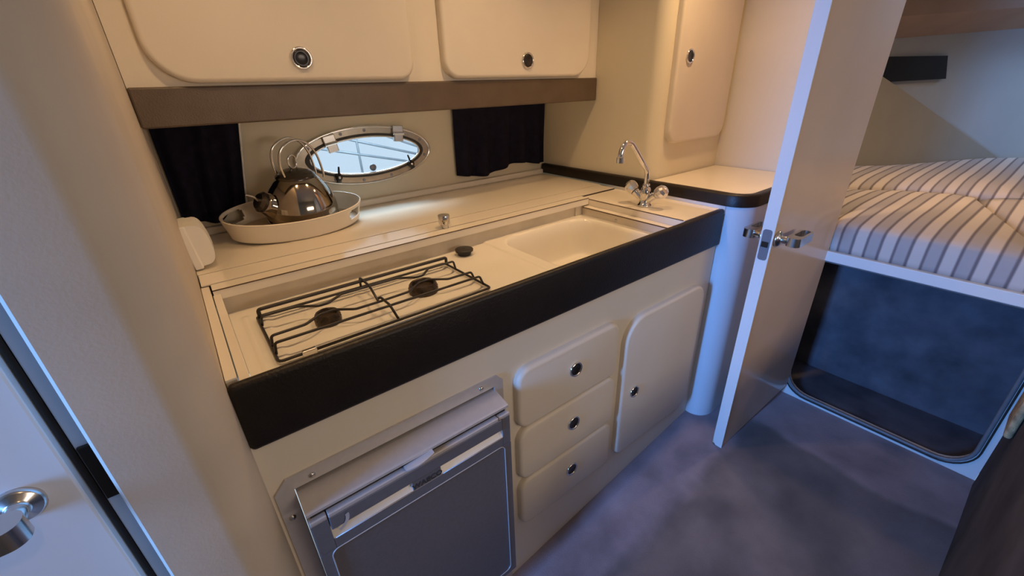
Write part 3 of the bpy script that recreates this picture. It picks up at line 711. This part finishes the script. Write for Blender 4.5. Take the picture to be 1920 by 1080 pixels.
def cushion(pts, z0, z1, crown, label):
    """polygon in plan with soft rounded edges and a domed top"""
    n = len(pts)
    dense = []
    for i in range(n):
        a, b_ = Vector(pts[i]), Vector(pts[(i+1) % n]); k = max(2, int((b_-a).length/.06))
        for j in range(k): dense.append(a+(b_-a)*j/k)
    cx = sum(p.x for p in dense)/len(dense); cy = sum(p.y for p in dense)/len(dense); cc = Vector((cx, cy))
    bm = bmesh.new(); prev = None; N = len(dense)
    prof = [(.0, z0), (-.004, z0+.02), (-.004, z1-.03), (.003, z1-.010), (.018, z1), (.05, z1+crown*.35), (.12, z1+crown*.8), (.25, z1+crown)]
    for d, z in prof:
        ring = []
        for p in dense:
            q = cc-p; L = q.length; ring.append(bm.verts.new((*(p+q.normalized()*min(d*1.2, L*.95)), z)))
        if prev:
            for i in range(N): bm.faces.new((prev[i], prev[(i+1) % N], ring[(i+1) % N], ring[i]))
        else: bm.faces.new(ring[::-1])
        prev = ring
    c = bm.verts.new((cx, cy, z1+crown))
    for i in range(N): bm.faces.new((prev[i], prev[(i+1) % N], c))
    return tag(obj('berth_cushion', bm, 'stripe', smooth=True), label, 'cushion', 'striped berth cushions')
cushion([(1.90, .30), (1.90, -.175), (1.803, -.185), (1.803, -.735), (2.60, -.462), (2.63, -.40), (2.565, -.214), (2.44, -.045), (2.25, .30)], .7225, .822, .016, 'grey-striped front berth cushion nearest the open door')
cushion([(2.26, .30), (2.455, -.04), (2.578, -.212), (2.643, -.40), (2.655, -.60), (3.98, -.60), (3.79, -.375), (3.07, .075), (2.74, .30)], .7225, .832, .022, 'grey-striped far berth cushion against the hull side')
cushion([(1.803, -.745), (2.61, -.472), (2.645, -.610), (3.95, -.615), (3.2, -1.25), (1.803, -1.25)], .7225, .818, .016, 'grey-striped berth cushion cut off by the right edge of the picture')
# hull lining of the fore cabin
dirv = Vector((.833, -.553, 0)); nrm = Vector((-.553, -.833, 0))
def hp(s, z, off=0, lean=.08): # a point on the hull liner: s metres along from (3.11, .124)
    p = Vector((3.11, .124, 0))+dirv*s; p -= nrm*(lean*(z-.84)-off); return (p.x, p.y, z)
struct(obj('wall_port', quadslab([hp(-1.5, .6), hp(1.5, .6), hp(1.5, 1.95), hp(-1.5, 1.95)], -nrm*.03), 'hull'))
struct(obj('wall_bow', quadslab([(4.4, -2, .6), (4.4, -.3, .6), (4.4, -.3, 1.95), (4.4, -2, 1.95)], (.03, 0, 0)), 'hull'))
struct(obj('wall_bow_starboard', quadslab([(1.83, -1.9, .6), (4.4, -.8, .6), (4.4, -.8, 1.95), (1.83, -1.9, 1.95)], (0, -.03, 0)), 'hull'))
struct(obj('wall_lower_liner', quadslab([hp(z_s, z_z, .05) for z_s, z_z in ((-1.45, .66), (.84, .66), (.84, .84), (.145, 1.215), (-.07, 1.325), (-1.45, 1.325))], -nrm*.045), 'warmliner'))
bsf = tag(obj('shelf_slot', quadslab([hp(-.25, 1.255, .022), hp(.40, 1.266, .022), hp(.372, 1.378, .022), hp(-.25, 1.386, .022)], nrm*-.02), 'black'), 'long dark strip panel on the fore cabin hull side', 'panel')
ol = thing('overhead_locker', 'brown padded overhead locker along the fore cabin hull side', 'locker', hp(0, 1.46))
def hn(s, z, k): p = Vector(hp(s, z)); return tuple(p+nrm*k)
A_ = [hn(-1.3, 1.410, .002), hn(-1.3, 1.500, .20), hn(-1.3, 1.94, .20), hn(-1.3, 1.94, .002)]
B_ = [hn(1.3, 1.520, .002), hn(1.3, 1.600, .20), hn(1.3, 1.94, .20), hn(1.3, 1.94, .002)]
bm = bmesh.new(); va = [bm.verts.new(p) for p in A_]; vb = [bm.verts.new(p) for p in B_]
for i in range(4): bm.faces.new((va[i], va[(i+1) % 4], vb[(i+1) % 4], vb[i]))
bm.faces.new(va[::-1]); bm.faces.new(vb)
obj('padded_front', bm, 'liner', ol)

# ------------------------------------------------------------------ carpeted settee base on the right
tag(obj('settee_base', box(.55, 1.783, -1.5, -.795, -.12, .70, bev=.012, seg=2), 'settee'), 'dark carpeted settee base at the lower right edge', 'seat')
bm = bmesh.new(); bx(bm, 1.55, 1.68, -.793, -.776, .40, .60, bev=.008, seg=3)
tag(obj('tan_cushion', bm, 'tan', smooth=True), 'tan woven cushion edge at the right border of the picture', 'cushion')
